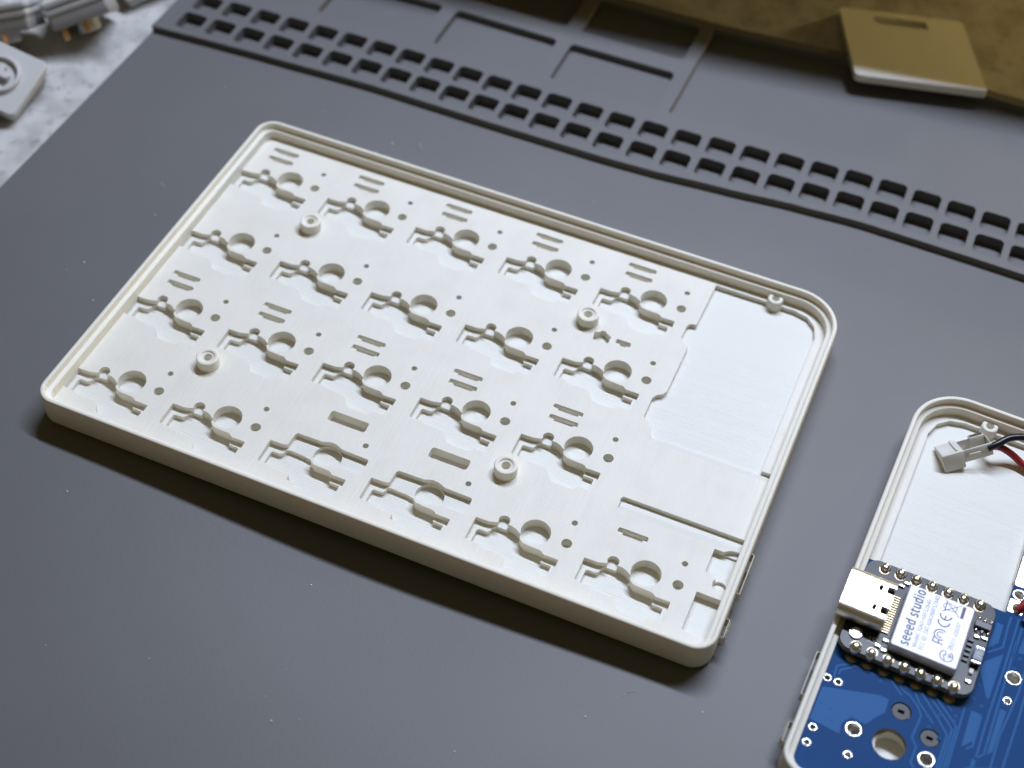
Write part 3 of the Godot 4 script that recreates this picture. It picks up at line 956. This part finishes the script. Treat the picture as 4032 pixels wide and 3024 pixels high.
func _ready() -> void:
	rng.seed = 7
	# camera
	var cam := Camera3D.new()
	cam.name = "camera"
	add_child(cam)
	cam.transform = Transform3D(Basis(Vector3(0.91898, 0.03639, -0.39261), Vector3(-0.32195, 0.64411, -0.69388), Vector3(0.22764, 0.76406, 0.60364)).orthonormalized(), Vector3(72.047, 199.753 + H0, 158.917) * U)
	var lens := CameraAttributesPhysical.new()
	lens.frustum_focal_length = 46.56
	lens.frustum_focus_distance = 0.247
	lens.frustum_near = 0.02
	lens.frustum_far = 6.0
	lens.exposure_aperture = 15.0
	cam.attributes = lens
	cam.fov = 28.906
	cam.near = 0.02
	cam.far = 6.0
	cam.current = true
	# dim warm room
	var we := WorldEnvironment.new()
	we.name = "room_light"
	var env := Environment.new()
	env.background_mode = Environment.BG_COLOR
	env.background_color = lin(1.0, 0.80, 0.36)
	env.background_energy_multiplier = 0.10
	env.tonemap_mode = Environment.TONE_MAPPER_LINEAR
	env.tonemap_exposure = 1.0
	env.sdfgi_enabled = true
	env.ssao_enabled = true
	env.ssil_enabled = true
	we.environment = env
	add_child(we)
	# long cool desk lamp above and behind the tray
	var lp := Vector3(45, 455, -247) * U
	var key := AreaLight3D.new()
	key.name = "lamp_light"
	add_child(key)
	key.area_size = Vector2(0.36, 0.016)
	key.light_color = lin(0.86, 0.965, 1.20)
	key.light_energy = 0.285
	key.area_range = 4.0
	key.area_attenuation = 2.0
	key.shadow_enabled = true
	key.look_at_from_position(lp, Vector3(10, 5, 10) * U, Vector3.UP)
	# added warm fill low behind the mat, to brighten the shaded table and plate
	var warm := OmniLight3D.new()
	warm.name = "added_warm_fill"
	add_child(warm)
	warm.position = Vector3(190, 31, -330) * U
	warm.light_color = lin(1.0, 0.78, 0.30)
	warm.light_energy = 0.045
	warm.light_size = 0.012
	warm.omni_range = 3.0
	warm.omni_attenuation = 2.0
	warm.shadow_enabled = true
	make_materials()

	# structure
	var tb := block(rrect(-500, -500, 500, 500, [5, 5, 5, 5], 3), -30.0, 0.0, 1.0)
	var table := part("table", tb, M.marble, self)
	tag(table, "mottled pale stone table top under the mat", "", "", "structure")
	await work_mat()

	# trays
	await bake_base()
	var left := thing("keyboard_tray", "empty white printed keyboard tray with socket recesses, lying complete in the middle of the mat", "keyboard tray", Vector3(0, MAT_TOP, 0), "white printed keyboard trays")
	keyboard_tray(left, false)
	var turn := -deg_to_rad(2.4)
	var right := thing("keyboard_tray", "white printed keyboard tray holding the blue circuit board, cut off by the picture's edge", "keyboard tray", Vector3(139.2, MAT_TOP, 15.5), "white printed keyboard trays")
	right.rotation.y = turn
	keyboard_tray(right, true)
	await circuit_board(Vector3(139.2, H0, 15.5), turn)

	# battery plug with its two wires
	var plug := thing("battery_plug", "small white plastic plug on black and red wires resting in the right-hand tray", "plug", Vector3(87.0, H0 - 0.9, -12.4))
	var pb := Basis(Vector3(0.7993, 0.2483, -0.5472), Vector3(-0.4581, 0.8411, -0.2875), Vector3(0.3889, 0.4805, 0.7861)).orthonormalized()
	var rot := Transform3D(pb, Vector3.ZERO)
	var hg := Geo.new()
	hg.join(block(rrect(0, -4.4, 3.7, 0, [0.1, 0.1, 0.1, 0.1], 2), 0, 3.2, 0.12))
	hg.join(block(rrect(3.6, -4.0, 8.7, -0.2, [0.1, 0.1, 0.1, 0.3], 2), 0.75, 3.1, 0.15))
	hg.join(block(rrect(6.0, -4.6, 8.5, -3.4, [0.1, 0.4, 0.1, 0.1], 3), 0.9, 3.35, 0.15))
	part("plug_housing", hg.move(rot), M.nylon, plug)
	part("plug_window", block(rrect(0.25, -2.9, 1.7, -1.0, [0.05, 0.05, 0.05, 0.05], 2), 3.1, 3.22, 0.03).move(rot), M.cover, plug)
	part("plug_rib", block(rrect(2.6, -4.42, 3.0, -0.5, [0.1, 0.1, 0.1, 0.1], 2), 3.1, 3.45, 0.08).move(rot), M.nylon, plug)
	part("plug_latch", block(rrect(4.6, -0.5, 6.6, -0.05, [0.1, 0.1, 0.1, 0.1], 2), 1.5, 2.2, 0.1).move(rot), M.nylon, plug)
	part("plug_wire", tube(Geo.new(), [Vector3(5.2, 3.6, -5.2), Vector3(6.4, 4.2, -6.2), Vector3(8.4, 4.7, -8.3), Vector3(12.0, 4.6, -9.5), Vector3(18, 3.6, -8.5)], 0.62), M.wire_black, plug, "black wire arching up from the plug")
	part("plug_wire", tube(Geo.new(), [Vector3(5.4, 3.0, -6.2), Vector3(7.0, 3.0, -6.9), Vector3(9.2, 2.0, -7.2), Vector3(12.0, 1.0, -6.4), Vector3(18, 0.4, -3.5)], 0.62), M.wire_red, plug, "red wire running low under the black one")

	# loose white plate propped on the mat's far edge
	var plate := thing("cover_plate", "small white plastic plate with a notch, leaning on the far edge of the mat", "plastic plate", Vector3(54, 0.4, -140))
	var fl := Vector3(45.8, 5.1, -108.0)
	var fr := Vector3(73.0, 5.1, -114.7)
	var bl := Vector3(35.3, 0.1, -137.6)
	var pu := fr - fl
	var pw := bl - fl
	var pn := pu.cross(-pw).normalized()
	if pn.y < 0: pn = -pn
	var px := Transform3D(Basis(pu / pu.length(), pn, -pw / pw.length()), bl - Vector3(54, 0.4, -140))
	var pl: PackedVector3Array = await carve(rrect(0, 0, pu.length(), pw.length(), [1.0, 1.0, 1.2, 1.2], 5), 0.0, 1.5, [csg_poly(rrect(7.5, 2.4, 19.5, 6.2, [0.4, 0.4, 0.4, 0.4], 3), 0.7, 3.0)])
	part("plate_body", sorted_geo(pl, func(_n, _h): return true).move(px), M.cover, plate)
	var lip := block(rrect(0.3, pw.length() - 1.3, pu.length() - 0.3, pw.length() - 0.25, [0.2, 0.2, 0.2, 0.2], 2), 1.4, 1.75, 0.15)
	part("plate_lip", lip.move(px), M.cover, plate)

	# switches
	key_switch(Basis(Vector3(-0.9691, 0.2381, 0.0640), Vector3(0.2466, 0.9353, 0.2538), Vector3(0.0006, 0.2617, -0.9651)).orthonormalized(), Vector3(-116.2, 6.6, -29.8), "grey key switch nearest the mat's corner, round collar and cross stem facing up")
	key_switch(Basis(Vector3(0.8629, 0.1483, -0.4831), Vector3(-0.3628, 0.8473, -0.3879), Vector3(0.3517, 0.5100, 0.7850)).orthonormalized(), Vector3(-126.5, 10.6, -46.5), "grey key switch tipped up behind the flat one, showing its layered side")
	key_switch(Basis(Vector3(0.7513, 0.2549, -0.6087), Vector3(-0.5300, 0.7827, -0.3263), Vector3(0.3932, 0.5678, 0.7232)).orthonormalized(), Vector3(-115.5, 9.3, -57.5), "grey key switch standing on its side beside the mat's left edge")
	key_switch(Basis(Vector3(0.6, 0.0, 0.8), Vector3(0.3, 0.92, -0.25), Vector3(-0.7, 0.35, 0.6)).orthonormalized(), Vector3(-113.5, 6.6, -13.5), "grey key switch in front of the others, mostly cut off by the picture's edge")
	key_switch(Basis(Vector3(0.5, 0.2, -0.84), Vector3(0.1, 0.96, 0.28), Vector3(0.86, -0.2, 0.46)).orthonormalized(), Vector3(-112.0, 6.3, -76.0), "dim blurred key switch furthest back by the mat's corner")
	specks()

	# unseen board, added out of view to cast the shade on the far side
	var sh := part("added_shade_board", block(pts([-150, -96.8, 260, -145.5, 420, -420, -260, -420]), 36.0, 42.0, 0.8), M.shade_caster, self)
	tag(sh, "unseen board added above the picture to cast shade on the far side of the mat", "shade_caster")
	var bar := thing("desk_lamp", "slim light bar hanging high behind the mat, outside the picture", "lamp", lp / U)
	bar.basis = key.basis
	part("lamp_housing", block(rrect(-190, -12, 190, 12, [6, 6, 6, 6], 4), -8.0, 8.0, 1.0).move(Transform3D(Basis(Vector3.RIGHT, PI / 2.0), Vector3(0, 0, 12))), M.lamp_body, bar)
	part("lamp_diffuser", block(rrect(-180, -8, 180, 8, [2, 2, 2, 2], 3), -1.0, 1.0, 0.3).move(Transform3D(Basis(Vector3.RIGHT, PI / 2.0), Vector3(0, 0, 2.5))), M.lamp_glow, bar)
